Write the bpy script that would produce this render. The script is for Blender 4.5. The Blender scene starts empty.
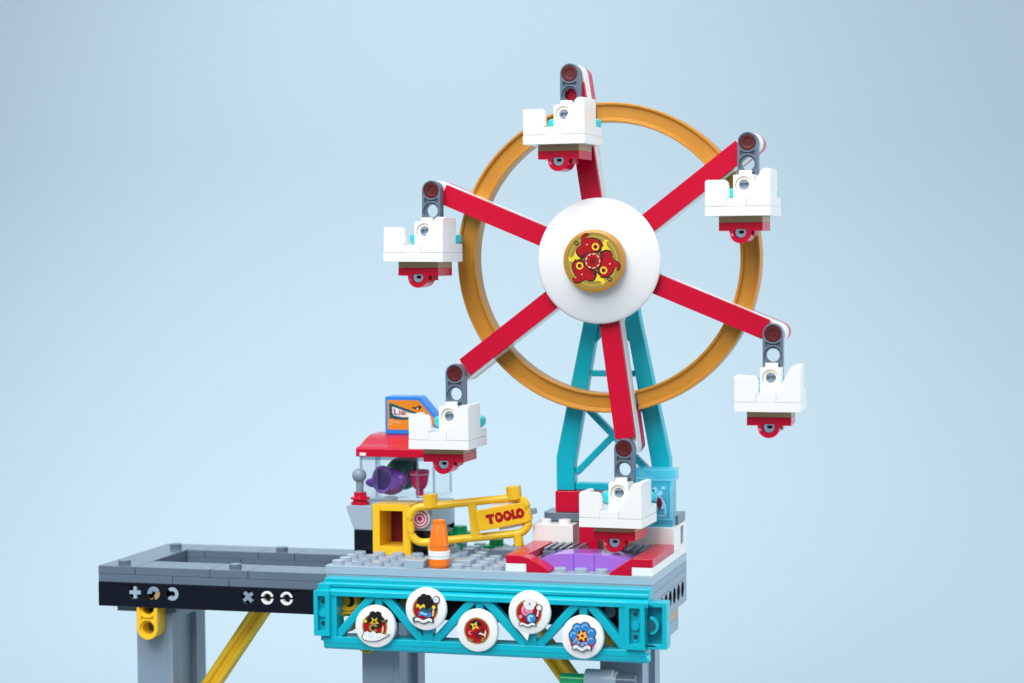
import bpy, bmesh, math, random
from mathutils import Vector, Matrix
from mathutils.geometry import tessellate_polygon
from math import sin, cos, pi, radians as R
random.seed(4)
U = 0.008                       # one stud pitch, in metres
scn = bpy.context.scene
col = scn.collection

# ---------------------------------------------------------------- camera
cam_d = bpy.data.cameras.new("camera"); cam = bpy.data.objects.new("camera", cam_d); col.objects.link(cam)
CX, CY, CZ, YAW, PIT, ROL, FPX = 19.530, -91.3997, 14.7098, 0.27840, 0.0416, -0.0087, 2051.49
fw = Vector((-sin(YAW)*cos(PIT), cos(YAW)*cos(PIT), -sin(PIT)))
r0 = Vector((cos(YAW), sin(YAW), 0)); u0 = r0.cross(fw)
rr = r0*cos(ROL)+u0*sin(ROL); uu = -r0*sin(ROL)+u0*cos(ROL)
m = Matrix((rr, uu, -fw)).transposed().to_4x4(); m.translation = Vector((CX, CY, CZ))*U
cam.matrix_world = m
cam_d.sensor_width = 36; cam_d.lens = FPX/1024*36
cam_d.clip_start = 0.05; cam_d.clip_end = 50
cam_d.dof.use_dof = True; cam_d.dof.focus_distance = 97.5*U; cam_d.dof.aperture_fstop = 9.0
scn.camera = cam

# ---------------------------------------------------------------- light
w = bpy.data.worlds.new("World"); scn.world = w; w.use_nodes = True
nt = w.node_tree; bg = nt.nodes["Background"]
# white studio room: bright ceiling, dimmer walls
wtc = nt.nodes.new("ShaderNodeTexCoord"); sep = nt.nodes.new("ShaderNodeSeparateXYZ"); ramp = nt.nodes.new("ShaderNodeValToRGB")
nt.links.new(wtc.outputs["Generated"], sep.inputs[0]); nt.links.new(sep.outputs["Z"], ramp.inputs[0])
ramp.color_ramp.elements[0].position = 0.0; ramp.color_ramp.elements[0].color = (0.20, 0.235, 0.265, 1)
ramp.color_ramp.elements[1].position = 0.9; ramp.color_ramp.elements[1].color = (1.15, 1.22, 1.28, 1)
nt.links.new(ramp.outputs[0], bg.inputs[0]); bg.inputs[1].default_value = 1.0

def area(name, loc, target, sx, sy, power, color):
    l = bpy.data.lights.new(name, 'AREA'); l.shape = 'RECTANGLE'; l.size = sx*U; l.size_y = sy*U
    l.energy = power; l.color = color
    o = bpy.data.objects.new(name, l); col.objects.link(o)
    o.location = Vector(loc)*U
    o.rotation_euler = (Vector(target)-Vector(loc)).to_track_quat('-Z', 'Y').to_euler()
    return o
area("softbox_key", (-20, -60, 105), (-8, 5, 8), 80, 60, 5.4, (1.0, 0.985, 0.97))
area("softbox_side", (85, 0, 35), (45, -50, 12), 60, 70, 3.8, (1.0, 0.985, 0.97))
area("softbox_front", (-20, -115, 80), (-8, 3, 4), 70, 45, 5.2, (1.0, 0.985, 0.97))
area("backdrop_lamp", (-15, -10, 120), (-15, 72, 10), 160, 40, 0.5, (1.0, 0.985, 0.97))
sl = bpy.data.lights.new("vignette_spot", 'SPOT'); sl.energy = 9.0; sl.spot_size = R(74); sl.spot_blend = 1.0; sl.shadow_soft_size = 10*U; sl.color = (1.0, 0.965, 0.93)  # added lamp: its soft falloff imitates lens vignetting on the backdrop
so_ = bpy.data.objects.new("vignette_spot", sl); col.objects.link(so_); so_.location = Vector((-37, 8, 78))*U
so_.rotation_euler = (Vector((-36, 75, 4))-Vector((-37, 8, 78))).to_track_quat('-Z', 'Y').to_euler()
scn.view_settings.view_transform = 'Standard'; scn.view_settings.look = 'None'
scn.view_settings.exposure = 0.0; scn.view_settings.gamma = 1.0
scn.cycles.max_bounces = 14; scn.cycles.transparent_max_bounces = 24

# ---------------------------------------------------------------- materials
def plastic(name, c, rough=0.28, metal=0.0, sss=0.0, coat=0.0, var=0.06):
    mt = bpy.data.materials.new(name); mt.use_nodes = True; nt = mt.node_tree
    b = nt.nodes["Principled BSDF"]
    b.inputs["Metallic"].default_value = metal
    b.inputs["IOR"].default_value = 1.46
    if sss:
        b.inputs["Subsurface Weight"].default_value = sss
        b.inputs["Subsurface Radius"].default_value = (1, 1, 1); b.inputs["Subsurface Scale"].default_value = 0.0012
    if coat: b.inputs["Coat Weight"].default_value = coat
    tc = nt.nodes.new("ShaderNodeTexCoord")
    n1 = nt.nodes.new("ShaderNodeTexNoise"); n1.inputs["Scale"].default_value = 90; n1.inputs["Detail"].default_value = 4
    nt.links.new(tc.outputs["Object"], n1.inputs["Vector"])
    mx = nt.nodes.new("ShaderNodeMix"); mx.data_type = 'RGBA'
    mx.inputs[6].default_value = tuple(max(0, x*(1-var)) for x in c)+(1,)
    mx.inputs[7].default_value = tuple(min(1, x*(1+var)) for x in c)+(1,)
    nt.links.new(n1.outputs["Fac"], mx.inputs[0]); nt.links.new(mx.outputs[2], b.inputs["Base Color"])
    n2 = nt.nodes.new("ShaderNodeTexNoise"); n2.inputs["Scale"].default_value = 60; n2.inputs["Detail"].default_value = 2
    nt.links.new(tc.outputs["Object"], n2.inputs["Vector"])
    mr = nt.nodes.new("ShaderNodeMapRange"); mr.inputs[3].default_value = max(0.05, rough-0.05); mr.inputs[4].default_value = max(0.07, rough-0.02)
    nt.links.new(n2.outputs["Fac"], mr.inputs[0]); nt.links.new(mr.outputs[0], b.inputs["Roughness"])
    return mt

def clear(name, tint, gloss_rough=0.04, ior=1.45, body=None, body_w=0.0, edge=None):
    """thin transparent plastic: tinted straight-through light with a Fresnel gloss, and a little body colour"""
    mt = bpy.data.materials.new(name); mt.use_nodes = True; nt = mt.node_tree
    nt.nodes.remove(nt.nodes["Principled BSDF"]); out = nt.nodes["Material Output"]
    tr = nt.nodes.new("ShaderNodeBsdfTransparent"); tr.inputs[0].default_value = tint+(1,)
    gl = nt.nodes.new("ShaderNodeBsdfGlossy"); gl.inputs["Roughness"].default_value = gloss_rough
    fr = nt.nodes.new("ShaderNodeFresnel"); fr.inputs[0].default_value = ior
    top = tr
    if body:
        df = nt.nodes.new("ShaderNodeBsdfTranslucent"); df.inputs[0].default_value = body+(1,)
        d2 = nt.nodes.new("ShaderNodeBsdfDiffuse"); d2.inputs[0].default_value = body+(1,)
        m0 = nt.nodes.new("ShaderNodeMixShader"); m0.inputs[0].default_value = 0.5
        nt.links.new(df.outputs[0], m0.inputs[1]); nt.links.new(d2.outputs[0], m0.inputs[2])
        m1 = nt.nodes.new("ShaderNodeMixShader"); m1.inputs[0].default_value = body_w
        nt.links.new(tr.outputs[0], m1.inputs[1]); nt.links.new(m0.outputs[0], m1.inputs[2]); top = m1
    m2 = nt.nodes.new("ShaderNodeMixShader")
    ge = nt.nodes.new("ShaderNodeNewGeometry"); inv = nt.nodes.new("ShaderNodeMath"); inv.operation = 'SUBTRACT'; inv.inputs[0].default_value = 1.0
    nt.links.new(ge.outputs["Backfacing"], inv.inputs[1]); mu = nt.nodes.new("ShaderNodeMath"); mu.operation = 'MULTIPLY'
    nt.links.new(fr.outputs[0], mu.inputs[0]); nt.links.new(inv.outputs[0], mu.inputs[1])
    nt.links.new(mu.outputs[0], m2.inputs[0]); nt.links.new(top.outputs[0], m2.inputs[1]); nt.links.new(gl.outputs[0], m2.inputs[2])
    nt.links.new(m2.outputs[0], out.inputs[0])
    return mt

M = dict(
    white=plastic("white_plastic", (0.86, 0.86, 0.85), 0.25, var=0.004),
    dish=plastic("white_dish_plastic", (0.83, 0.84, 0.85), 0.30, var=0.004),
    red=plastic("red_plastic", (0.58, 0.0015, 0.030), 0.22),
    darkred=plastic("dark_red_plastic", (0.10, 0.010, 0.012), 0.35),
    gold=plastic("pearl_gold_plastic", (0.57, 0.25, 0.028), 0.34, metal=0.12),
    tan=plastic("tan_plastic", (0.45, 0.30, 0.15), 0.35),
    teal=plastic("turquoise_plastic", (0.002, 0.45, 0.57), 0.24),
    aqua=plastic("aqua_plastic", (0.02, 0.62, 0.66), 0.28),
    lgrey=plastic("light_grey_plastic", (0.36, 0.45, 0.54), 0.28),
    mgrey=plastic("medium_grey_plastic", (0.235, 0.31, 0.39), 0.30),
    dgrey=plastic("dark_grey_plastic", (0.122, 0.168, 0.225), 0.22),
    black=plastic("black_plastic", (0.003, 0.005, 0.013), 0.16),
    yellow=plastic("yellow_plastic", (0.92, 0.56, 0.02), 0.25),
    orange=plastic("orange_plastic", (0.95, 0.20, 0.012), 0.28),
    green=plastic("green_plastic", (0.002, 0.37, 0.12), 0.28),
    lilac=plastic("lilac_plastic", (0.36, 0.155, 0.68), 0.16),
    purple=plastic("purple_plastic", (0.19, 0.085, 0.52), 0.3),
    dpurple=plastic("dark_purple_plastic", (0.05, 0.03, 0.17), 0.4),
    magenta=plastic("magenta_plastic", (0.55, 0.006, 0.14), 0.25),
    dgreen=plastic("dark_green_plastic", (0.012, 0.23, 0.19), 0.3),
    blue=plastic("blue_plastic", (0.02, 0.24, 0.80), 0.25),
    p_orange=plastic("printed_orange", (0.78, 0.27, 0.02), 0.3),
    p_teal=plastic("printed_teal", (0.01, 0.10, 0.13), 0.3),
    p_white=plastic("printed_white", (0.82, 0.82, 0.82), 0.3, var=0.01),
    p_yellow=plastic("printed_yellow", (0.85, 0.62, 0.03), 0.3),
    p_red=plastic("printed_red", (0.42, 0.004, 0.008), 0.3),
    p_black=plastic("printed_black", (0.012, 0.008, 0.012), 0.35),
    p_pink=plastic("printed_pink", (0.80, 0.30, 0.42), 0.3),
    p_blue=plastic("printed_blue", (0.03, 0.24, 0.62), 0.3),
    p_olive=plastic("printed_olive_gold", (0.36, 0.26, 0.055), 0.35, metal=0.2),
    p_magenta=plastic("printed_magenta", (0.55, 0.01, 0.14), 0.3),
    p_cream=plastic("printed_cream", (0.75, 0.62, 0.36), 0.3),
    p_maroon=plastic("printed_maroon", (0.16, 0.004, 0.012), 0.35),
    p_magenta2=plastic("printed_deep_pink", (0.5, 0.01, 0.12), 0.3),
    p_ivory=plastic("printed_ivory", (0.84, 0.80, 0.70), 0.3),
    p_lblue=plastic("printed_light_blue", (0.30, 0.66, 0.92), 0.3),
    glass=clear("clear_plastic", (0.975, 0.98, 0.985), ior=1.38),
    bluegl=clear("clear_light_blue_plastic", (0.84, 0.98, 1.0), ior=1.45, body=(0.20, 0.86, 1.0), body_w=0.36),
)
def backdrop_mat():
    mt = bpy.data.materials.new("backdrop_paper"); mt.use_nodes = True; nt = mt.node_tree
    b = nt.nodes["Principled BSDF"]; b.inputs["Roughness"].default_value = 0.9; b.inputs["Specular IOR Level"].default_value = 0.1
    tc = nt.nodes.new("ShaderNodeTexCoord"); n = nt.nodes.new("ShaderNodeTexNoise"); n.inputs["Scale"].default_value = 1.5
    nt.links.new(tc.outputs["Object"], n.inputs["Vector"])
    mx = nt.nodes.new("ShaderNodeMix"); mx.data_type = 'RGBA'
    mx.inputs[6].default_value = (0.402, 0.509, 0.578, 1); mx.inputs[7].default_value = (0.408, 0.516, 0.585, 1)
    nt.links.new(n.outputs["Fac"], mx.inputs[0]); nt.links.new(mx.outputs[2], b.inputs["Base Color"])
    return mt
M['backdrop'] = backdrop_mat()
M['hole_dark'] = plastic('hole_shade_black', (0.004, 0.005, 0.009), 0.95); M['hole_dark'].node_tree.nodes['Principled BSDF'].inputs['Specular IOR Level'].default_value = 0.05  # matte near-black, stands in for shade inside the beam holes
M['blue_edge'] = clear('clear_light_blue_edge', (0.70, 0.95, 1.0), ior=1.5, body=(0.45, 0.93, 1.0), body_w=0.45)
M['glass_edge'] = clear('clear_plastic_edge', (0.74, 0.80, 0.86), ior=1.45, body=(0.75, 0.78, 0.88), body_w=0.16)

# ---------------------------------------------------------------- mesh builder (all coordinates in studs)
def circle(cx, cy, r, n=28, a0=0.0):
    return [(cx+r*cos(a0+2*pi*i/n), cy+r*sin(a0+2*pi*i/n)) for i in range(n)]
def arc(cx, cy, r, a, b, n=10):
    return [(cx+r*cos(R(a+(b-a)*i/n)), cy+r*sin(R(a+(b-a)*i/n))) for i in range(n+1)]
def stadium(x, z0, z1, r, n=12):
    return arc(x, z1, r, 0, 180, n)+arc(x, z0, r, 180, 360, n)
def rrect(x0, x1, z0, z1, r, n=4):
    return arc(x1-r, z1-r, r, 0, 90, n)+arc(x0+r, z1-r, r, 90, 180, n)+arc(x0+r, z0+r, r, 180, 270, n)+arc(x1-r, z0+r, r, 270, 360, n)

class MB:
    def __init__(s, mats=None):
        s.v = []; s.f = []; s.mi = []; s.m = 0; s.T = None
    def add(s, vs, fs):
        b = len(s.v)
        for p in vs:
            p = Vector(p)
            s.v.append(s.T @ p if s.T is not None else p)
        for f in fs: s.f.append([b+i for i in f]); s.mi.append(s.m)
    def box(s, x0, x1, y0, y1, z0, z1):
        s.add([(x0,y0,z0),(x1,y0,z0),(x1,y1,z0),(x0,y1,z0),(x0,y0,z1),(x1,y0,z1),(x1,y1,z1),(x0,y1,z1)],
              [(0,3,2,1),(4,5,6,7),(0,1,5,4),(1,2,6,5),(2,3,7,6),(3,0,4,7)]); return s
    def prism(s, outer, axis, a, b, holes=(), ca=True, cb=True, outer_side=True):
        """polygon (with holes) extruded from a to b along an axis: y takes (x,z), z takes (x,y), x takes (y,z)"""
        loops = [list(outer)]+[list(h) for h in holes]
        mp = {'y': lambda p, t: (p[0], t, p[1]), 'z': lambda p, t: (p[0], p[1], t), 'x': lambda p, t: (t, p[0], p[1])}[axis]
        flat = [p for l in loops for p in l]; n = len(flat)
        vs = [mp(p, a) for p in flat]+[mp(p, b) for p in flat]; fs = []
        if holes:
            tri = tessellate_polygon([[Vector((p[0], p[1], 0)) for p in l] for l in loops])
            if ca: fs += [tuple(t) for t in tri]
            if cb: fs += [tuple(n+i for i in reversed(t)) for t in tri]
        else:
            if ca: fs.append(tuple(range(n)))
            if cb: fs.append(tuple(n+i for i in reversed(range(n))))
        o = 0
        for k, l in enumerate(loops):
            L = len(l)
            if k or outer_side:
                for i in range(L): j = (i+1) % L; fs.append((o+i, o+j, n+o+j, n+o+i))
            o += L
        s.add(vs, fs); return s
    def cyl(s, c, axis, r, h, n=28, r2=None):
        """cylinder or cone starting at c, running +h along axis"""
        r2 = r if r2 is None else r2
        e = {'x': (Vector((0,1,0)), Vector((0,0,1)), Vector((1,0,0))), 'y': (Vector((1,0,0)), Vector((0,0,1)), Vector((0,1,0))), 'z': (Vector((1,0,0)), Vector((0,1,0)), Vector((0,0,1)))}[axis]
        c = Vector(c); vs = []
        for q, t in ((r, 0), (r2, h)):
            for i in range(n): a = 2*pi*i/n; vs.append(c+e[0]*q*cos(a)+e[1]*q*sin(a)+e[2]*t)
        s.add(vs, [tuple(range(n)), tuple(n+i for i in reversed(range(n)))]+[(i, (i+1) % n, n+(i+1) % n, n+i) for i in range(n)]); return s
    def stud(s, x, y, z, h=0.21, r=0.3): s.cyl((x, y, z-0.02), 'z', r, h+0.02, 24); return s
    def lathe(s, prof, c, axis='z', n=48, closed=False, a0=0, a1=360):
        """profile of (radius, height) turned about an axis through c"""
        e = {'x': (Vector((0,1,0)), Vector((0,0,1)), Vector((1,0,0))), 'y': (Vector((1,0,0)), Vector((0,0,1)), Vector((0,1,0))), 'z': (Vector((1,0,0)), Vector((0,1,0)), Vector((0,0,1)))}[axis]
        c = Vector(c); full = abs(a1-a0) >= 360; k = n if full else n+1; P = len(prof)
        vs = []
        for i in range(k):
            a = R(a0+(a1-a0)*i/n); d = e[0]*cos(a)+e[1]*sin(a)
            for (r, h) in prof: vs.append(c+d*r+e[2]*h)
        fs = []; PP = P if closed else P-1
        for i in range(n):
            j = (i+1) % k
            for p in range(PP):
                q = (p+1) % P; fs.append((i*P+p, j*P+p, j*P+q, i*P+q))
        if not full and closed: fs += [tuple(range(P)), tuple((k-1)*P+p for p in reversed(range(P)))]
        s.add(vs, fs); return s
    def sphere(s, c, r, n=24, k=14, sc=(1,1,1)):
        prof = [(max(1e-4, sin(pi*i/k))*r, -cos(pi*i/k)*r) for i in range(k+1)]
        b = len(s.v); T = s.T; s.T = None; s.lathe(prof, (0,0,0), 'z', n); s.T = T
        for i in range(b, len(s.v)):
            p = s.v[i]; p = Vector((p.x*sc[0], p.y*sc[1], p.z*sc[2]))+Vector(c); s.v[i] = s.T @ p if s.T is not None else p
        return s
    def tube(s, pts, r, n=14, closed=False):
        pts = [Vector(p) for p in pts]; k = len(pts); up = Vector((0, 0, 1)); vs = []
        for i, p in enumerate(pts):
            a = pts[(i-1) % k] if (closed or i) else p; b = pts[(i+1) % k] if (closed or i < k-1) else p
            d = (b-a).normalized(); x = d.cross(up)
            if x.length < 0.05: x = d.cross(Vector((0, 1, 0)))
            if i and x.dot(lx) < 0: x = -x
            x.normalize(); lx = x; y = d.cross(x)
            for j in range(n): t = 2*pi*j/n; vs.append(p+x*r*cos(t)+y*r*sin(t))
        fs = []
        for i in range(k if closed else k-1):
            q = (i+1) % k
            for j in range(n): j2 = (j+1) % n; fs.append((i*n+j, i*n+j2, q*n+j2, q*n+j))
        if not closed: fs += [tuple(range(n)), tuple((k-1)*n+j for j in reversed(range(n)))]
        s.add(vs, fs); return s
    def bar(s, p, q, wx, wy):
        """square bar from p to q: wx across in the x-z plane, wy along y"""
        p = Vector(p); q = Vector(q); d = (q-p).normalized(); n = Vector((-d.z, 0, d.x)).normalized()*wx/2; y = Vector((0, wy/2, 0))
        vs = [p-n-y, p+n-y, p+n+y, p-n+y, q-n-y, q+n-y, q+n+y, q-n+y]
        s.add(vs, [(0,3,2,1),(4,5,6,7),(0,1,5,4),(1,2,6,5),(2,3,7,6),(3,0,4,7)]); return s
    def build(s, name, mat, parent=None, bevel=0.03, angle=35):
        o0 = Vector(parent['_o']) if parent is not None and '_o' in parent else (Vector(ORG.get(parent.name, (0,0,0))) if parent is not None else Vector(s.org if hasattr(s, 'org') else (0,0,0)))
        me = bpy.data.meshes.new(name)
        me.from_pydata([(p-o0)*U for p in s.v], [], s.f)
        mats = mat if isinstance(mat, (list, tuple)) else [mat]
        for k in mats: me.materials.append(M[k])
        if len(mats) > 1:
            for p, i in zip(me.polygons, s.mi): p.material_index = i
        bm = bmesh.new(); bm.from_mesh(me)
        bmesh.ops.recalc_face_normals(bm, faces=bm.faces); bm.to_mesh(me); bm.free()
        me.shade_smooth(); me.set_sharp_from_angle(angle=R(angle))
        o = bpy.data.objects.new(name, me); col.objects.link(o)
        if parent is not None: o.parent = parent
        else: o.location = o0*U
        ORG[o.name] = tuple(o0)
        if bevel:
            b = o.modifiers.new("edges", 'BEVEL'); b.width = bevel*U; b.segments = 2; b.limit_method = 'ANGLE'; b.angle_limit = R(40)
            b.harden_normals = True
        return o
ORG = {}
def tag(o, label, cat, group=None, kind=None):
    o['label'] = label; o['category'] = cat
    if group: o['group'] = group
    if kind: o['kind'] = kind
    return o
def thing(name, label, cat, loc, group=None):
    o = bpy.data.objects.new(name, None); col.objects.link(o); o.empty_display_size = 0.004
    o.location = Vector(loc)*U; ORG[o.name] = tuple(loc); return tag(o, label, cat, group)
def copy_tree(o, parent=None):
    c = o.copy(); col.objects.link(c); c.parent = parent; ORG[c.name] = ORG.get(o.name, (0,0,0))
    for ch in list(o.children): copy_tree(ch, c)
    return c

# ---------------------------------------------------------------- backdrop: one seamless sweep
b = MB(); prof = [(-14, -16)]+[(35+40*sin(R(a)), 24-40*cos(R(a))) for a in range(0, 91, 6)]+[(75, 150)]
vs = []; fs = []
for (y, z) in prof: vs += [(-170, y, z), (150, y, z)]
for i in range(len(prof)-1): fs.append((2*i, 2*i+1, 2*i+3, 2*i+2))
b.add(vs, fs); bo = b.build("backdrop", 'backdrop', None, 0); bo['kind'] = 'structure'
bo['label'] = "plain pale blue paper backdrop sweeping up behind the toy"
# ================================================================ PLATFORM (x -16..0, y 0..8, top z 0)
pf = thing("toy_platform", "light grey studded toy platform on tall grey pillars", "platform", (-8, 4, -16))
mb = MB(); mb.box(-16, 0, 0, 8, -0.4, 0)
for i in range(16):
    for j in range(8):
        x, y = -15.5+i, 0.5+j
        if i == 4 and j == 0: continue
        if x > -7 and (y > 1 or not (-5 < x < -2)): continue
        if x < -12 and y > 4: continue
        mb.stud(x, y, 0)
mb.build("stud_plate", 'lgrey', pf, 0.025)
MB().box(-16, 0, 0.01, 8, -0.80, -0.405).box(-16, 0, 0.01, 8, -1.195, -0.805).build("edge_plate", 'mgrey', pf)
hole_x = [-15, -14, -13, -12, -11, -10, -9, -8, -7, -6, -5, -4, -3, -2, -1]
mb = MB(); mb.prism([(-16,-2.4),(0,-2.4),(0,-1.2),(-16,-1.2)], 'y', 0, 0.35, [circle(x, -1.675, 0.31, 20) for x in hole_x], cb=False)
mb.box(-16, -0.02, 0.34, 1, -2.4, -1.2); mb.build("front_beam", 'black', pf)
mb = MB()
mb.prism([(1.0,-2.4),(8,-2.4),(8,-1.2),(1.0,-1.2)], 'x', -0.35, 0, [circle(y, -1.675, 0.39, 24) for y in range(2, 8)], ca=False)
mb.build("side_beam", 'mgrey', pf)
MB().box(-1, -0.36, 1.0, 7.98, -2.398, -1.202).box(-16, -1, 7, 8, -2.4, -1.2).build("inner_beam", 'black', pf)
mb = MB()
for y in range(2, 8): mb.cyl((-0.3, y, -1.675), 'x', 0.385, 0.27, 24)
mb.build("hole_shade", 'hole_dark', pf, 0)  # black discs paint the shade within the side beam holes
MB().box(-3, -0.02, 1, 6, -2.85, -2.405).build("spacer_plate", 'tan', pf)
MB().box(-3, -0.02, 1, 6, -3.45, -2.855).build("pillar_plate", 'mgrey', pf)
MB().box(-15, -12, 1, 6, -2.8, -2.405).build("pillar_plate", 'dgrey', pf)
# coloured pin ends seen in the holes of the front beam behind the girder
for x, c in ((-15, 'yellow'), (-14, 'p_maroon'), (-12, 'tan'), (-8, 'lgrey'), (-6, 'lgrey'), (-4, 'p_red'), (-2, 'mgrey')):
    mb = MB()
    if c in ('lgrey',): mb.prism(circle(x, -1.675, 0.40, 20), 'y', -0.05, 0.2, [circle(x, -1.675, 0.26, 20)])
    else: mb.cyl((x, -0.05, -1.675), 'y', 0.27, 0.25, 20)
    mb.build("pin", c, pf, 0.01)
# yellow connectors hung in front of the pillars
def liftarm(mb, x, y0, z0, n, depth=1.0, r=0.47):
    """n-hole technic arm, top hole at z0, holes one stud apart downward; recessed I-beam sides"""
    hs = [circle(x, z0-i, 0.31, 24) for i in range(n)]; hb = [circle(x, z0-i, 0.40, 24) for i in range(n)]
    web = []
    for i in range(n-1):
        zc = z0-i-0.5
        web.append([(x-0.34, zc-0.13), (x-0.12, zc-0.03), (x+0.12, zc-0.03), (x+0.34, zc-0.13), (x+0.34, zc+0.13), (x+0.12, zc+0.03), (x-0.12, zc+0.03), (x-0.34, zc+0.13)])
    out = stadium(x, z0-(n-1), z0, r)
    mb.prism(out, 'y', y0, y0+0.12, hb+web, cb=False)
    mb.prism(out, 'y', y0+0.12, y0+depth-0.12, hs)
    mb.prism(out, 'y', y0+depth-0.12, y0+depth, hb, ca=False)
    return mb
def pillar(parent, x0, x1, y0, y1, z1, window=True):
    mb = MB()
    t = 0.28
    mb.box(x0, x1-t, y0, y1, -16, z1)
    # right side panel with a tall recessed window
    ym = (y0+y1)/2
    mb.prism([(y0, -16), (y1, -16), (y1, z1), (y0, z1)], 'x', x1-t, x1, [rrect(y0+1.15, y1-1.1, -15, z1-0.35, 0.12)], ca=False)
    return mb.build("pillar", 'mgrey', parent)
pillar(pf, -14.54, -12.64, 1.0, 4.9, -2.4)
pillar(pf, -2.75, -0.72, 1.0, 4.9, -3.46)
for x, z, n, y in ((-13.85, -1.62, 3, -0.28), (-1.75, -2.45, 2, 0.03)):
    liftarm(MB(), x, y, z, n, 0.6).build("connector", 'yellow', pf, 0.02)
def fluted(parent, p, q):
    p = Vector(p); q = Vector(q); d = (q-p).normalized(); n = Vector((-d.z, 0, d.x)); y = Vector((0, 1, 0)); mb = MB()
    for a, b, r in ((-0.27, -0.22, 0.17), (0.27, -0.22, 0.17), (-0.27, 0.22, 0.17), (0.27, 0.22, 0.17)):
        mb.tube([p+n*a+y*b, q+n*a+y*b], r, 12)
    mb.bar(p, q, 0.5, 0.4)
    return mb.build("brace", 'yellow', parent, 0)
fluted(pf, (-7.1, 3, -2.4), (-1.3, 3, -10.0))
liftarm(MB(), -14.75, -0.32, -1.62, 2, 0.3, 0.46).build("connector", 'yellow', pf, 0.02)
mb = MB(); mb.lathe([(0.30, 0), (0.47, 0), (0.5, 0.06), (0.5, 1.3), (0.42, 1.35), (0.42, 1.5), (0.1, 1.5)], (-3.3, 0.45, -4.96), 'x', 28); mb.lathe([(0.30, 0), (0.30, 1.2)], (-3.3, 0.45, -4.96), 'x', 24)
cyo = mb.build("tube_connector", 'lgrey', pf, 0.02)
MB().cyl((-1.9, 0.45, -4.96), 'x', 0.32, 1.0, 20).build("tube_pin", 'dgrey', cyo, 0.04)
MB().cyl((-4.5, 0.45, -4.99), 'x', 0.28, 2.2, 20).build("tube_plug", 'green', cyo, 0.04)

# ================================================================ TILED FRAME TABLE (x -28..-16)
tf = thing("frame_table", "dark grey tiled frame table left of the studded platform", "frame table", (-22, 4, -16))
def frame_ring(mb, z0, z1, cuts, g=0.012):
    for (x0, x1, y0, y1) in cuts: mb.box(x0+g, x1-g, y0+g, y1-g, z0, z1)
mb = MB(); frame_ring(mb, -0.797, -0.403, [(-28, -26, 0, 8), (-26, -22, 0, 2), (-22, -20, 0, 2), (-20, -16, 0, 2), (-26, -25, 6, 8), (-25, -22, 6, 8), (-22, -20, 6, 8), (-20, -16, 6, 8)])
for (x, y) in ((-26.85, 0.6), (-26.85, 6.5), (-20.9, 0.6), (-20.9, 6.55)): mb.stud(x, y, -0.40, 0.23, 0.31)
mb.build("frame_tile", 'dgrey', tf, 0.025)
mb = MB(); frame_ring(mb, -1.197, -0.803, [(-28, -24, 0.01, 2), (-24, -21, 0.01, 2), (-21, -16, 0.01, 2), (-28, -26, 2, 8), (-26, -23, 6, 8), (-23, -18, 6, 8), (-18, -16, 6, 8)])
mb.build("frame_plate", 'dgrey', tf, 0.02)
hx = [-26, -25, -24, -20, -19, -18]
mb = MB(); mb.prism([(-28,-2.4),(-16.01,-2.4),(-16.01,-1.2),(-28,-1.2)], 'y', 0, 0.4, [circle(x, -1.675, 0.33, 24) for x in hx], cb=False)
mb.box(-28, -16.01, 0.39, 1, -2.4, -1.2); mb.box(-28, -27, 1, 7, -2.4, -1.2); mb.box(-28, -16.01, 7, 8, -2.4, -1.2)
mb.build("frame_beam", 'black', tf)
MB().box(-26, -16.02, 1.0, 7, -2.35, -2.0).build("frame_floor", 'mgrey', tf, 0)
def cross(x, rot):
    p = [(a*.88, b*.88) for a, b in [(-.1,-.34),(.1,-.34),(.1,-.1),(.34,-.1),(.34,.1),(.1,.1),(.1,.34),(-.1,.34),(-.1,.1),(-.34,.1),(-.34,-.1),(-.1,-.1)]]
    c, s = cos(rot), sin(rot); return [(x+a*c-b*s, -1.675+a*s+b*c) for a, b in p]
MB().prism(cross(-26, 0), 'y', -0.02, 0.3).build("axle_end", 'lgrey', tf, 0.01)
MB().prism(cross(-20, R(40)), 'y', -0.01, 0.3).build("axle_end", 'mgrey', tf, 0.01)
def ringarc(mb, x, a, b, r0=0.21, r1=0.33): mb.prism(arc(x, -1.675, r1, a, b, 12)+arc(x, -1.675, r0, b, a, 12), 'y', -0.02, 0.3); return mb
for x in (-19, -18): ringarc(ringarc(MB(), x, 12, 168), x, 192, 348).build("pin_end", 'p_white', tf, 0.01)
ringarc(MB(), -24, -140, 130, 0.15).build("pin_end", 'lgrey', tf, 0.01)
ringarc(MB(), -25, 20, 190, 0.1).build("pin_end", 'mgrey', tf, 0.01); ringarc(MB(), -25, -75, 15, 0.1).build("pin_end", 'tan', tf, 0.01)
MB().box(-27.5, -24.3, 1.0, 5, -2.8, -2.405).build("pillar_plate", 'dgrey', tf)
pillar(tf, -26.45, -24.5, 1.01, 4.9, -2.805)
liftarm(MB(), -25.4, 0.03, -2.45, 2, 0.96, 0.55).build("connector", 'yellow', tf, 0.02)
fluted(tf, (-20.3, 3, -2.42), (-25.4, 3, -9.6))

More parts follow.
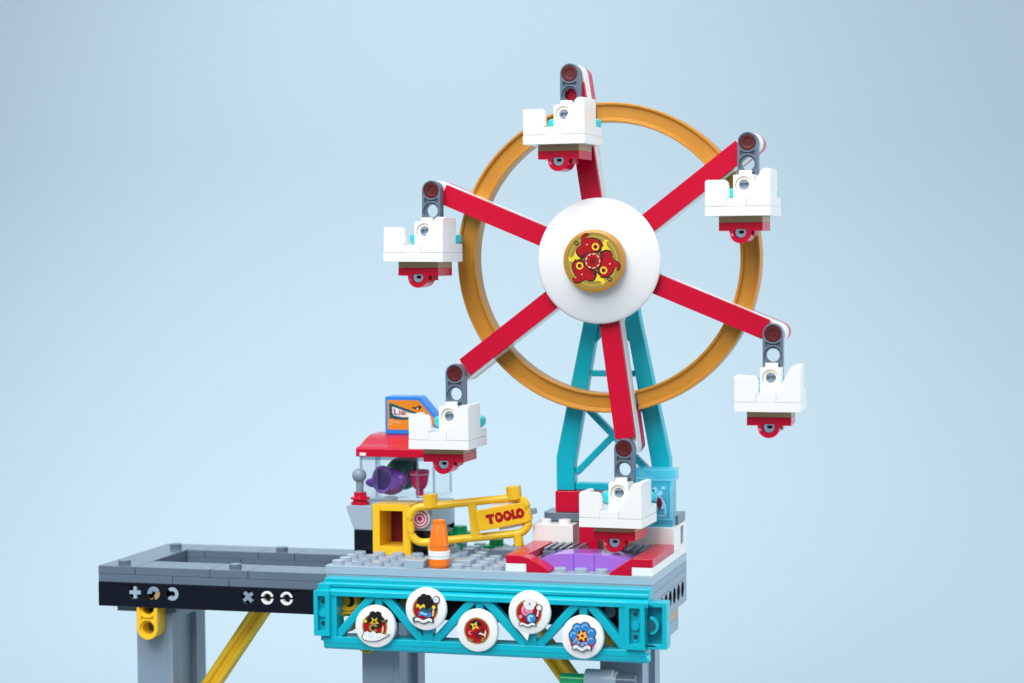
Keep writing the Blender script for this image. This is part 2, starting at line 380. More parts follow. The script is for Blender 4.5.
# ================================================================ TURQUOISE GIRDER on the front of the platform
gd = thing("lattice_girder", "turquoise lattice girder across the platform front, carrying round badges", "girder", (-8, -0.7, -3.75))
mb = MB()
mb.box(-15.7, 0.03, -0.9, -0.02, -0.85, -0.45)                       # top chord, stepped
mb.prism([(-0.02,-0.85),(-0.9,-0.85),(-1.15,-1.02),(-1.15,-1.26),(-0.02,-1.26)], 'x', -15.85, 0.0)
mb.prism([(-0.9,-0.62),(-1.0,-0.68),(-1.0,-0.84),(-0.9,-0.86)], 'x', -15.68, 0.02)
mb.build("top_chord", 'teal', gd)
mb = MB(); mb.box(-15.7, -0.1, -1.12, -0.02, -3.5, -3.2); mb.cyl((-15.7, -0.85, -3.58), 'x', 0.24, 15.62, 18)
mb.build("bottom_chord", 'teal', gd)
nodes_t = [-12.97, -8.02, -3.05]; nodes_b = [-15.4, -10.5, -5.5, -0.75]
for i, x in enumerate(nodes_t):
    for bx in (nodes_b[i], nodes_b[i+1]):
        z2 = -3.25
        mb = MB(); mb.bar((x+(0.28 if bx > x else -0.28), -0.75, -1.2), (bx+(-0.3 if bx > x else 0.3), -0.75, z2), 0.42, 0.5); mb.build("diagonal", 'teal', gd, 0.09)
    MB().box(x-0.2, x+0.2, -0.95, -0.5, -2.2, -1.2).build("post", 'teal', gd, 0.06)
for x in (-10.5, -5.5): MB().box(x-0.24, x+0.24, -1.02, -0.5, -3.3, -2.6).build("post", 'teal', gd, 0.04)
def end_block(x0, x1):
    mb = MB()
    mb.prism([(x0, -3.14), (x1, -3.14), (x1, -1.0), (x0, -1.0)], 'y', -1.35, -0.95, [[(x0+.2, -2.9), (x1-.2, -2.9), (x1-.2, -1.25), (x0+.2, -1.25)]], cb=False)
    mb.box(x0, x1, -1.05, -0.05, -3.135, -1.005)
    for z in (-1.55, -2.6): mb.prism(circle((x0+x1)/2, z, 0.2, 20), 'y', -1.09, -1.0, [circle((x0+x1)/2, z, 0.13, 20)])
    mb.cyl(((x0+x1)/2, -1.2, -2.08), 'y', 0.2, 0.2, 20)
    o = mb.build("end_block", 'teal', gd, 0.025)
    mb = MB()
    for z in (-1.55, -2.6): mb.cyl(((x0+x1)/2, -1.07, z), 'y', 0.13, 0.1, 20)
    mb.build("hole", 'p_teal', o, 0)  # dark teal discs paint the shade inside the round holes
end_block(-16.08, -15.3); end_block(-1.02, -0.12)
MB().box(-15.35, -15.02, -1.1, -0.1, -3.3, -1.1).box(-15.9, -15.1, -0.9, -0.1, -3.45, -3.1).box(-15.95, -15.35, -1.1, -0.1, -1.02, -0.7).build("end_post", 'teal', gd, 0.02)
MB().box(-1.35, -1.02, -1.1, -0.1, -3.3, -1.1).box(-0.95, -0.15, -1.1, -0.1, -3.3, -3.14).build("end_post", 'teal', gd, 0.02)
mb = MB(); mb.prism([(-0.12, -3.14), (0.84, -3.14), (0.84, -1.0), (-0.12, -1.0)], 'y', -1.0, -0.15, [[(-0.08, -2.92), (0.63, -2.92), (0.63, -1.22), (-0.08, -1.22)]])
mb.box(-0.1, 0.8, -0.35, -0.2, -3.1, -1.05); mb.prism(circle(0.05, -2.08, 0.42, 24)[0:7]+circle(0.05, -2.08, 0.42, 24)[18:], 'y', -0.95, -0.3, [])
mb.build("end_bracket", 'teal', gd, 0.025)
mb = MB(); mb.cyl((0.05, -0.97, -2.08), 'y', 0.29, 0.1, 24); mb.build("socket_shade", 'p_teal', gd, 0)  # dark disc stands in for shade inside the hollow tube
mb = MB(); mb.cyl((-0.1, -0.85, -3.58), 'x', 0.19, 0.14, 16); mb.build("chord_end", 'aqua', gd, 0.03)

# badges: white round tiles; their printed pictures are replaced with plain colour patches
def blob(cx, cz, r, n=26, amp=0.18, k=5, ph=0.0, sx=1.0, sz=1.0):
    return [(cx+sx*r*(1+amp*cos(k*2*pi*i/n+ph))*cos(2*pi*i/n), cz+sz*r*(1+amp*cos(k*2*pi*i/n+ph))*sin(2*pi*i/n)) for i in range(n)]
PM = ['p_olive', 'p_red', 'p_black', 'p_white', 'p_yellow', 'p_blue', 'p_pink', 'p_teal', 'p_lblue', 'p_maroon', 'p_cream', 'gold', 'p_magenta2']
def patch(mb, poly, lvl, mat, y0): mb.m = PM.index(mat); mb.prism(poly, 'y', y0-0.007*lvl, y0+0.01)
def badge(x, z, label, patches, tail=None):
    t = thing("round_badge", label, "badge", (x, -1.15, z), "round badges on the girder")
    pr = [(1e-4, -0.26), (0.86, -0.26), (0.97, -0.22), (1.0, -0.14), (1.0, 0.0), (1e-4, 0.0)]
    mb = MB(); mb.lathe(pr, (x, -1.15, z), 'y', 48)
    if tail: mb.prism([(x+a, z+c) for a, c in tail], 'y', -1.38, -1.2)
    mb.build("badge_disc", 'white', t, 0.0 if not tail else 0.01, 30)
    mb = MB(); y0 = -1.41
    patch(mb, circle(x, z, 0.62, 40), 1, 'p_olive', y0); patch(mb, circle(x, z, 0.555, 40), 2, 'p_red', y0)
    for i, (poly, mat) in enumerate(patches): patch(mb, [(x+a, z+c) for a, c in poly], 3+i*0.55, mat, y0)
    mb.build("badge_print", PM, t, 0)
    return t
def cloud(z0, col2=0): return [(-0.6, z0-0.1), (-0.5, z0+0.12), (-0.35, z0+0.2), (-0.2, z0+0.12), (-0.05, z0+0.22), (0.12, z0+0.1), (0.3, z0+0.13), (0.6, z0+0.05), (0.72, z0+0.06), (0.5, z0-0.06), (0.25, z0-0.2), (0.0, z0-0.26), (-0.3, z0-0.26), (-0.5, z0-0.22)]
def grow(poly, k, c=None):
    cx = sum(p[0] for p in poly)/len(poly); cz = sum(p[1] for p in poly)/len(poly)
    return [(cx+(a-cx)*k, cz+(b-cz)*k) for a, b in poly]
def lobes(cx, cz, R_, r, n, ph=0.0): return [circle(cx+R_*cos(ph+2*pi*i/n), cz+R_*sin(ph+2*pi*i/n), r, 14) for i in range(n)]
def ringp(cx, cz, r0, r1, a, b_): return arc(cx, cz, r1, a, b_, 16)+arc(cx, cz, r0, b_, a, 16)
def starp(cx, cz, r0, r1, n, ph=0.3): return [(cx+(r1 if i % 2 else r0)*cos(ph+pi*i/n), cz+(r1 if i % 2 else r0)*sin(ph+pi*i/n)) for i in range(2*n)]
def wave(x0, x1, z, h, t, k=2.0): return [(x0+(x1-x0)*i/16, z+h*sin(k*2*pi*i/16)) for i in range(17)]+[(x0+(x1-x0)*i/16, z-t+h*sin(k*2*pi*i/16)) for i in range(16, -1, -1)]
GL = [(0.36, -0.3), (0.42, -0.28), (0.46, -0.05), (0.42, 0.08), (0.38, -0.08)]
badge(-13.0, -2.58, "white badge with a white cloud shape under a yellow star, leftmost on the girder", [
    *[(c, 'p_black') for c in lobes(0.05, 0.34, 0.26, 0.17, 6)], (circle(0.05, 0.34, 0.26, 18), 'p_black'), (starp(0.0, 0.24, 0.1, 0.25, 5), 'p_yellow'), (starp(0.0, 0.24, 0.05, 0.13, 5), 'p_maroon'), (circle(-0.44, 0.26, 0.1, 14), 'p_black'), (circle(-0.44, 0.26, 0.08, 14), 'p_yellow'),
    (ringp(-0.05, -0.05, 0.1, 0.22, 20, 330), 'p_olive'), (ringp(-0.05, -0.05, 0.05, 0.1, 0, 359), 'p_black'), (GL, 'p_cream'), ([(0.3, 0.3), (0.62, 0.38), (0.66, 0.28), (0.36, 0.2)], 'p_black'), ([(0.36, 0.3), (0.58, 0.35), (0.6, 0.3), (0.38, 0.24)], 'p_olive'),
    (grow(cloud(-0.4), 1.07), 'p_black'), (cloud(-0.4), 'p_white'), (ringp(-0.15, -0.36, 0.1, 0.13, 150, 380), 'p_lblue'), (ringp(0.2, -0.42, 0.08, 0.1, 170, 360), 'p_lblue')])
badge(-10.5, -1.66, "white badge with black puff, teal stripe and pale disc, second from left on girder", [
    *[(c, 'p_black') for c in lobes(0.0, 0.32, 0.24, 0.18, 7)], (circle(0.0, 0.32, 0.24, 18), 'p_black'), (wave(-0.42, 0.0, 0.2, 0.05, 0.14, 1.5), 'p_yellow'), (wave(-0.2, 0.4, 0.05, 0.05, 0.16, 1.5), 'p_teal'), (wave(-0.3, 0.3, -0.12, 0.04, 0.2, 1.0), 'p_blue'), (wave(-0.22, 0.1, -0.16, 0.03, 0.08, 1.0), 'p_lblue'),
    (circle(0.44, 0.12, 0.12, 14), 'p_black'), (circle(0.44, 0.12, 0.09, 14), 'p_yellow'), ([(0.53,0.0),(0.59,0.0),(0.61,0.36),(0.55,0.36)], 'p_black'), (circle(0.56, 0.48, 0.17, 18), 'p_black'), (circle(0.56, 0.48, 0.14, 18), 'p_white'), (circle(0.56, 0.48, 0.06, 12), 'p_lblue'), (GL, 'p_cream'),
    (wave(-0.56, 0.42, -0.42, 0.05, 0.2, 1.5), 'p_black'), (wave(-0.5, 0.36, -0.44, 0.05, 0.14, 1.5), 'p_white'), ([(-0.6,-0.4),(-0.5,-0.36),(-0.46,-0.6),(-0.56,-0.62)], 'p_teal')])
badge(-8.0, -2.56, "white badge with mostly red print and small gold patches, middle one on the girder", [
    (ringp(-0.04, 0.2, 0.1, 0.3, 10, 200), 'p_black'), (starp(-0.1, 0.22, 0.1, 0.24, 4), 'p_yellow'), (circle(-0.1, 0.22, 0.07, 12), 'p_olive'), (ringp(0.12, -0.05, 0.14, 0.3, 190, 420), 'p_maroon'), (ringp(0.12, -0.05, 0.03, 0.1, 0, 359), 'p_maroon'),
    (wave(0.12, 0.36, -0.1, 0.03, 0.07, 1.0), 'p_white'), (GL, 'p_cream'), (wave(-0.46, -0.18, -0.38, 0.03, 0.09, 1.0), 'p_olive'), (starp(0.3, -0.4, 0.06, 0.14, 5), 'p_olive'), (ringp(-0.3, -0.1, 0.05, 0.09, 60, 300), 'p_pink')])
badge(-5.5, -1.63, "white badge with pink and light blue patches and a pointed lower edge", [
    (circle(-0.08, 0.13, 0.31, 24), 'p_black'), (circle(-0.08, 0.13, 0.28, 24), 'p_pink'), (ringp(-0.12, 0.1, 0.08, 0.12, 30, 300), 'p_magenta2'), *[(c, 'p_white') for c in lobes(0.05, 0.42, 0.17, 0.13, 6)], (ringp(0.05, 0.42, 0.1, 0.125, 200, 340), 'p_lblue'), (circle(0.12, -0.24, 0.25, 20), 'p_black'), (circle(0.12, -0.24, 0.22, 20), 'p_blue'), (ringp(0.12, -0.24, 0.06, 0.16, 40, 250), 'p_lblue'),
    (circle(0.5, 0.26, 0.15, 16), 'p_black'), (circle(0.5, 0.26, 0.12, 16), 'p_white'), ([(0.38,-0.12),(0.44,-0.14),(0.5,0.12),(0.44,0.14)], 'p_white'), (circle(-0.38, -0.18, 0.08, 12), 'p_pink'), (wave(-0.46, 0.36, -0.46, 0.04, 0.15, 1.5), 'p_black'), (wave(-0.42, 0.32, -0.48, 0.04, 0.1, 1.5), 'p_white')],
    tail=[(-0.62, -0.7), (0.0, -0.95), (-0.1, -1.3)])
badge(-3.0, -2.66, "white badge with a ring of blue lobes round a yellow star, rightmost on the girder", [
    *[(c, 'p_black') for c in lobes(0.04, 0.08, 0.42, 0.25, 7, 0.4)], *[(c, 'p_blue') for c in lobes(0.04, 0.08, 0.42, 0.215, 7, 0.4)], *[(ringp(0.04+0.42*cos(0.4+2*pi*i/7), 0.08+0.42*sin(0.4+2*pi*i/7), 0.09, 0.13, 30, 200), 'p_lblue') for i in range(7)],
    (circle(0.04, 0.08, 0.27, 20), 'p_maroon'), (starp(0.04, 0.1, 0.13, 0.28, 6), 'p_yellow'), (circle(0.04, 0.1, 0.08, 14), 'p_red'), *[(c, 'p_pink') for c in lobes(0.04, -0.06, 0.26, 0.05, 8)],
    (wave(-0.42, 0.46, -0.36, 0.06, 0.22, 1.5), 'p_black'), (wave(-0.38, 0.42, -0.38, 0.06, 0.16, 1.5), 'p_white'), (wave(-0.2, 0.3, -0.44, 0.03, 0.03, 1.5), 'p_lblue'), (starp(-0.44, -0.32, 0.05, 0.1, 4), 'p_magenta2'), (starp(0.48, -0.32, 0.05, 0.1, 4), 'p_magenta2')])

# ================================================================ FERRIS WHEEL
HX, HZ, Y0 = -3.29, 14.45, 3.4
fw_ = thing("ferris_wheel", "toy ferris wheel with gold rim, red spokes and turquoise lattice tower", "ferris wheel", (HX, 6.5, 2.0))
TC = -3.38; TY0, TY1 = 6.55, 7.25
def mir(pts): return [(2*TC-a, c) for a, c in pts]
leg = [(TC-2.86, 3.1), (TC-1.95, 3.1), (TC-1.95, 4.4), (TC-0.66, 11.6), (TC-0.45, 13.6), (TC-1.15, 13.6), (TC-1.40, 11.6), (TC-2.86, 4.75)]
mb = MB(); mb.prism(leg, 'y', TY0, TY1); mb.prism(mir(leg), 'y', TY0, TY1)
mb.box(TC-1.96, TC+1.96, TY0+.15, TY1-.15, 3.12, 3.5)
mb.box(TC-1.1, TC+1.1, TY0+.2, TY1-.2, 8.75, 9.05)
mb.box(TC-1.15, TC+1.15, TY0-0.02, TY1+.02, 13.4, 15.2)
for sg in (-1, 1):
    mb.bar((TC+sg*1.9, 6.9, 3.95), (TC-sg*1.45, 6.9, 7.3), 0.32, 0.45+0.03*sg)
    mb.prism([(TC+sg*0.65, 11.5), (TC+sg*0.95, 10.3), (TC+sg*0.5, 10.8), (TC+sg*0.42, 11.5)], 'y', TY0+.2, TY1-.2)
mb.build("support_tower", 'teal', fw_, 0.06)
MB().box(TC-2.86, TC-0.68, 6.3, 7.7, 2.06, 3.095).build("tower_foot", 'red', fw_)
MB().box(TC+0.68, TC+2.86, 6.3, 7.7, 2.06, 3.095).build("tower_foot", 'red', fw_)
# rim: a channel, in two halves that meet at the upright spoke
rp = [(6.54, 0), (6.66, 0), (6.72, 0.16), (7.30, 0.16), (7.36, 0), (7.48, 0), (7.48, 0.95), (6.54, 0.95)]
A0 = 97.9
g = 4.2
mb = MB()
mb.lathe(rp, (HX, 5.0, HZ+0.13), 'y', 90, True, A0-g, A0-180+g); mb.lathe(rp, (HX, 5.0, HZ+0.13), 'y', 90, True, A0+g, A0+180-g)
mb.build("rim", 'gold', fw_, 0.03)
for k in (0, 180): MB().lathe([(6.7, .1), (7.2, .1), (7.2, .8), (6.7, .8)], (HX, 5.0, HZ+0.13), 'y', 6, True, A0+k-g, A0+k+g).build("rim_joint", 'dgrey', fw_, 0.03)
# spokes
def spoke_at(angle, proto=None):
    if proto is None:
        mb = MB(); mb.prism(stadium(0, 1.2, 9.0, 0.49), 'y', Y0+0.87, Y0+1.80)
        mb.T = None
        for i in range(len(mb.v)): mb.v[i] = mb.v[i]+Vector((HX, 0, HZ))
        sp = mb.build("spoke", 'white', fw_, 0.04)
        mb = MB(); mb.box(HX-0.49, HX+0.49, Y0+0.56, Y0+0.86, HZ+1.5, HZ+8.55); mb.build("spoke_cover", 'red', sp, 0.02)
        mb = MB(); liftarm(mb, HX, Y0+1.82, HZ+9.0, 3, 0.9, 0.46); mb.build("spoke_backing", 'red', sp, 0.02)
        mb = MB(); mb.cyl((HX, Y0+0.1, HZ+9.0), 'y', 0.29, 2.4, 20); mb.build("axle_pin", 'darkred', sp, 0.01)
    else: sp = copy_tree(proto, fw_)
    # spin about the hub: pivot through matrix
    th = R(90-angle); piv = (Vector((HX, 0, HZ))-Vector(ORG[fw_.name]))*U; piv.y = 0
    rot = Matrix.Rotation(th, 4, 'Y'); sp.matrix_local = Matrix.Translation(piv) @ rot @ Matrix.Translation(-piv)
    return sp
ANG = [98.5, 37.3, -22.5, -82.4, -143.0, 157.2]; RAD = [9.0]*6
sp0 = spoke_at(ANG[0])
for a in ANG[1:]: spoke_at(a, sp0)
# hub
dome = [(3.0, 0.0), (3.0, -0.10), (2.93, -0.17)]+[(r_, -0.17-0.62*(1-(r_/2.93)**2)) for r_ in (2.8, 2.6, 2.4, 2.2, 2.0, 1.8, 1.6, 1.4, 1.2, 1.0)]+[(1e-4, -0.72)]
mb = MB(); mb.lathe(dome+[(1e-4, 0.05), (2.8, 0.05), (3.0, 0.0)], (HX, Y0+0.25, HZ), 'y', 80)
mb.build("hub_dish", 'dish', fw_, 0, 50)
MB().cyl((HX, Y0+0.1, HZ), 'y', 0.95, 3.3, 32).build("hub_core", 'white', fw_)
MD = Y0-0.97
mb = MB(); mb.lathe([(1e-4, 0), (1.36, 0), (1.45, 0.04), (1.48, 0.12), (1.48, 0.46), (1e-4, 0.46)], (HX, MD, HZ), 'y', 64)
md = mb.build("hub_medallion", 'gold', fw_, 0)
mb = MB()
S = 1.48/300.0
def mp(pts, k=0):
    a = R(-120*k); out = []
    for (x, y) in pts:
        dx, dz = (x-322)*S, -(y-343)*S
        out.append((HX+dx*cos(a)-dz*sin(a), HZ+dx*sin(a)+dz*cos(a)))
    return out
patch(mb, circle(HX, HZ, 1.34, 64), 1, 'p_olive', MD)
patch(mb, arc(HX, HZ, 1.16, 0, 180, 40)+arc(HX, HZ, 1.135, 180, 0, 40), 2, 'p_yellow', MD); patch(mb, arc(HX, HZ, 1.16, 180, 360, 40)+arc(HX, HZ, 1.135, 360, 180, 40), 2, 'p_yellow', MD)
head = [(165,240),(190,205),(215,190),(215,130),(228,102),(255,88),(290,98),(265,108),(258,135),(300,125),(340,132),(380,150),(405,185),(410,205),(390,203),(392,240),(340,268),(300,272),(250,290),(225,312),(190,290),(172,265)]
ctr = [322, 343]
for k in range(3):
    patch(mb, mp([(400,262),(418,205),(416,165),(440,140),(482,150),(458,165),(458,200),(500,252),(440,262)], k), 3, 'p_yellow', MD)
    patch(mb, mp(grow(head, 1.12), k), 4, 'p_black', MD); patch(mb, mp(head, k), 5, 'p_red', MD)
    patch(mb, mp([(190,290),(225,312),(300,275),(390,240),(392,225),(330,250),(240,270)], k), 6, 'p_maroon', MD)
    cc = [(348+36*cos(2*pi*i/20), 208+36*sin(2*pi*i/20)) for i in range(20)]; c2 = [(348+20*cos(2*pi*i/20), 208+20*sin(2*pi*i/20)) for i in range(20)]
    patch(mb, mp(cc, k), 7, 'p_yellow', MD); patch(mb, mp(c2, k), 8, 'p_maroon', MD)
    patch(mb, mp([(265+9*cos(2*pi*i/10), 185+9*sin(2*pi*i/10)) for i in range(10)], k), 7, 'p_pink', MD)
patch(mb, circle(HX, HZ, 0.42, 32), 9, 'p_maroon', MD)
star = []
for i in range(18):
    a = 2*pi*i/18; star.append((HX+(0.365 if i % 2 else 0.29)*cos(a), HZ+(0.365 if i % 2 else 0.29)*sin(a)))
patch(mb, circle(HX, HZ, 0.36, 32), 10, 'p_cream', MD); patch(mb, star, 11, 'p_red', MD); patch(mb, circle(HX, HZ, 0.14, 18), 12, 'p_maroon', MD)
for (x, y) in ((160, 172), (483, 518)):
    c = mp([(x, y)])[0]; patch(mb, circle(c[0], c[1], 0.11, 18), 3, 'p_black', MD); patch(mb, circle(c[0], c[1], 0.065, 14), 4, 'p_olive', MD)
mb.build("medallion_print", PM, md, 0)

# ================================================================ GONDOLAS
def make_gondola():
    """local space: hanging pin at the origin, arm front at y=0"""
    t = thing("gondola", "x", "gondola", (0, 0, 0), "white gondolas hung on the wheel")
    arm = liftarm(MB(), 0, 0, 0, 3, 0.52, 0.475).build("hanger", 'dgrey', t, 0.02)
    mb = MB(); mb.lathe([(1e-4, 0.10), (0.2, 0.10), (0.2, 0.06), (0.33, 0.04), (0.39, 0.05), (0.39, 0.3), (1e-4, 0.3)], (0, 0, 0), 'y', 28); mb.build("hanger_pin", 'darkred', arm, 0)
    # bucket: one plate, two corner panels and a floor strip between them
    MB().box(-1.5, 1.5, -2.5, 0.38, -3.46, -3.034).box(-0.498, 0.398, -2.5, 0.38, -3.03, -2.66).build("bucket_base", 'white', t, 0.012)
    mb = MB()
    mb.prism([(-1.5, -3.03), (-0.5, -3.03), (-0.5, -2.66), (-0.4, -2.62), (-0.4, -2.08), (-0.46, -1.9), (-0.6, -1.82), (-1.4, -1.82), (-1.5, -1.9)], 'y', -2.5, -2.25)
    mb.prism([(-2.3, -3.03), (0.38, -3.03), (0.38, -2.6), (-0.7, -2.6), (-0.7, -1.95), (-0.82, -1.83), (-2.3, -1.83)], 'x', -1.495, -1.25)
    mb.box(-1.3, -0.5, -2.3, 0.37, -3.03, -2.665)
    mb.build("side_panel", 'white', t, 0.04)
    mb = MB()
    mb.prism([(0.4, -3.03), (1.5, -3.03), (1.5, -1.42), (1.42, -1.33), (1.2, -1.33), (1.08, -1.42), (0.55, -2.35), (0.3, -2.6), (0.4, -2.66)], 'y', -2.5, -2.2)
    mb.prism([(-2.3, -3.03), (0.38, -3.03), (0.38, -2.6), (-0.6, -2.6), (-0.6, -1.45), (-0.7, -1.335), (-2.3, -1.335)], 'x', 1.22, 1.495)
    mb.box(0.4, 1.3, -2.3, 0.37, -3.03, -2.665)
    mb.build("side_panel", 'white', t, 0.04)
    # centre brick with a pin hole in front of the arm
    mb = MB(); mb.prism([(-0.48, -2.66), (0.48, -2.66), (0.48, -1.54), (-0.48, -1.54)], 'y', -0.98, -0.84, [circle(0, -2.0, 0.39, 24)], cb=False)
    mb.prism([(-0.48, -2.66), (0.48, -2.66), (0.48, -1.54), (-0.48, -1.54)], 'y', -0.84, -0.03, [circle(0, -2.0, 0.30, 24)])
    mb.stud(0, -0.5, -1.54); bk = mb.build("seat_brick", 'white', t, 0.025)
    MB().prism(circle(0, -2.0, 0.375, 24), 'y', -0.89, -0.8, [circle(0, -2.0, 0.24, 24)]).build("pin_collar", 'p_ivory', bk, 0.01)
    mb = MB(); mb.cyl((0, -0.72, -2.0), 'y', 0.25, 0.6, 20); mb.prism(circle(0, -2.0, 0.25, 20), 'y', -0.85, -0.7, [blob(0.03, -2.0, 0.15, k=2, amp=.45)]); mb.build("seat_pin", 'mgrey', bk, 0.01)
    MB().lathe([(1e-4, 0), (1.15, 0), (1.28, 0.15), (1.28, 0.42), (1.2, 0.5), (1e-4, 0.5)], (0.0, 0.75, -2.64), 'z', 40).build("seat_cushion", 'aqua', t, 0.02)
    MB().box(-1, 1.02, -1.8, 0.2, -3.745, -3.465).build("base_spacer", 'tan', t, 0.02)
    mb = MB(); mb.box(-1, 1.02, -1.8, 0.2, -4.13, -3.75)
    mb.prism([(-0.5, -4.0), (-0.5, -4.2)]+arc(0, -4.2, 0.5, 180, 360, 14)+[(0.5, -4.0)], 'y', -1.84, -0.85, [circle(0, -4.2, 0.28, 22)])
    mb.prism([(-0.5, -4.0), (-0.5, -4.2)]+arc(0, -4.2, 0.5, 180, 360, 14)+[(0.5, -4.0)], 'y', -0.848, -0.75)
    mb.prism([(-1.5, -4.35), (-0.6, -4.35), (-0.6, -4.1), (-1.5, -4.1)], 'x', 0.52, 0.6)
    kl = mb.build("keel", 'red', t, 0.02)
    MB().prism(circle(0.02, -4.2, 0.25, 18), 'y', -1.822, -0.9, [blob(0.05, -4.19, 0.10, 12, .3, 2)]).build("keel_pin", 'mgrey', kl, 0.01)
    return t
LAB = ["white gondola at the top of the wheel, hung from the near-vertical upper spoke",
       "white gondola hung at the wheel's upper right, before the gold rim",
       "white gondola hung at the wheel's lower right, clear of everything below",
       "white gondola at the bottom of the wheel, low over the purple ramp",
       "white gondola at the wheel's lower left, before the roof of the booth",
       "white gondola at the wheel's upper left, farthest left of all six"]
YW = [-0.06, -0.02, 0.05, -0.04, -0.02, -0.03]
PX = [(-4.54, 23.36), (3.85, 19.81), (5.03, 10.95), (-2.04, 5.52), (-10.41, 9.02), (-11.60, 17.98)]
TILT = [0.0, 0.0, 0.004, 0.0, 0.0, 0.012]
g0 = make_gondola()
for i in range(6):
    o = g0 if i == 0 else copy_tree(g0)
    o['label'] = LAB[i]
    a = R(ANG[i]); x = HX+9.0*cos(a); z = HZ+9.0*sin(a)
    o.location = Vector((x, Y0, z))*U; o.rotation_euler = (0, TILT[i], YW[i])

# ================================================================ BOARDING STAGE on the platform (x -7..0)
st = thing("boarding_stage", "red, white and purple boarding stage under the ferris wheel", "stage", (-3.5, 4, 0))
MB().box(-7, -6.01, 0.02, 4.98, 0.003, 0.4).box(-0.99, -0.01, 0.02, 4.98, 0.003, 0.4).box(-2, -0.01, 5, 8, 0.003, 0.4).box(-5.98, -1.01, 2.95, 4.98, 0.003, 0.15).build("stage_base", 'white', st)
mb = MB(); mb.box(-7, -6.02, 1.0, 4.9, 0.405, 0.8)
mb.prism([(-6.0, 0.003), (-4.9, 0.003), (-4.92, 0.12), (-5.2, 0.32), (-5.7, 0.58), (-6.0, 0.72), (-6.35, 0.8), (-7, 0.8), (-7, 0.405), (-6.0, 0.405)], 'y', 0.01, 1.0)
mb.build("border_tile", 'red', st)
mb = MB(); mb.box(-0.98, -0.01, 1.0, 4.98, 0.405, 0.8)
mb.prism([(-1.0, 0.003), (-2.05, 0.003), (-2.03, 0.12), (-1.0, 0.8), (-0.01, 0.8), (-0.01, 0.405), (-1.0, 0.405)], 'y', 0.01, 1.0)
mb.build("border_tile", 'red', st)
cv = [(-4.0, 0.003), (-5.9, 0.003), (-5.9, 0.15)]+[(-4.0-1.9*cos(R(t)), 0.15+0.65*sin(R(t))) for t in range(15, 91, 8)]+[(-4.0, 0.8)]
mb = MB(); mb.prism(cv, 'y', 1.05, 2.7); mb.prism([(-7-a, c) for a, c in cv], 'y', 1.05, 2.7)
mb.build("ramp", 'lilac', st, 0.02)
MB().box(-3.985, -3.015, 1.04, 2.7, 0.003, 0.8).build("ramp_middle", 'lilac', st, 0.025)
for x0, sg in ((-5.95, 1), (-2.75, 1)):
    mb = MB(); mb.box(x0, x0+1.75, 2.75, 4.95, 0.155, 0.62)
    for i in range(5): mb.box(x0+0.05+i*0.36, x0+0.23+i*0.36, 2.77, 4.93, 0.6, 0.78)
    mb.build("grille", 'dgrey', st, 0.02)
mb = MB(); mb.box(-7.05, -5.02, 5, 8, 0.003, 1.6)
for x in (-6.55, -5.55): mb.stud(x, 5.5, 1.6)
mb.build("white_block", 'white', st)
mb = MB(); mb.prism([(5, 0.41), (8, 0.41), (8, 1.6), (5, 1.6)], 'x', -0.3, -0.005, [[(6.6, 0.55), (7.35, 0.55), (7.35, 1.45), (6.6, 1.45)]], ca=False); mb.box(-2.02, -0.29, 5, 8, 0.405, 1.6)
wb = mb.build("white_block", 'white', st)
MB().box(-0.285, -0.12, 6.61, 7.34, 0.56, 1.44).build("slot", 'dgrey', wb, 0)
MB().box(-5.0, -2.05, 6.5, 8, 0.003, 1.6).build("rear_block", 'white', st)
MB().box(-4.72, -3.78, 4.99, 6.0, 0.003, 1.75).build("centre_brick", 'red', st)
MB().box(-3.55, -2.6, 5.3, 6.2, 0.003, 1.3).build("centre_block", 'tan', st)
MB().prism(arc(-6.3, 6.5, 0.55, 180, 270, 6)+[(-4.4, 5.95), (-4.4, 8.0), (-6.85, 8.0)], 'z', 1.66, 2.05).build("top_plate", 'dgrey', st)
MB().box(-2.2, -0.05, 6.15, 8.0, 1.605, 2.05).build("top_plate", 'dgrey', st)

# ================================================================ CLEAR BLUE CASE
cs = thing("blue_case", "see-through light blue case with printed front beside the wheel tower", "case", (-1.05, 5.55, 1.605))
mb = MB(); x0, x1, ya, yb = -1.95, -0.12, 5.1, 6.05
mb.box(x0, x1, ya, yb, 1.61, 2.0)
mb.box(x0, x0+.14, ya, yb, 2.01, 3.85).box(x1-.14, x1, ya, yb, 2.01, 3.85).box(x0+.15, x1-.15, yb-.14, yb, 2.01, 3.85).box(x0+.15, x1-.15, ya, ya+.12, 2.01, 3.85)
mb.build("case_body", 'bluegl', cs, 0.03)
mb = MB(); mb.box(x0-.12, x1+.14, ya-.1, yb+.1, 3.86, 4.0); mb.box(x0-.12, x1+.14, ya-.1, ya+.02, 4.0, 4.42).box(x1+.02, x1+.14, ya+.03, yb+.1, 4.0, 4.42).box(x0-.12, x0, ya+.03, yb+.1, 4.0, 4.42).box(x0+.01, x1+.01, yb-.02, yb+.1, 4.0, 4.42)
mb.build("case_lid", 'bluegl', cs, 0.03)
mb = MB(); y0 = ya-0.005
patch(mb, arc(-1.4, 2.4, 1.0, -15, 60, 12)+arc(-1.4, 2.4, 0.92, 60, -15, 12), 1, 'p_lblue', y0); patch(mb, [(-1.75, 2.12), (-0.4, 2.12), (-0.4, 2.2), (-1.75, 2.2)], 1, 'p_lblue', y0)
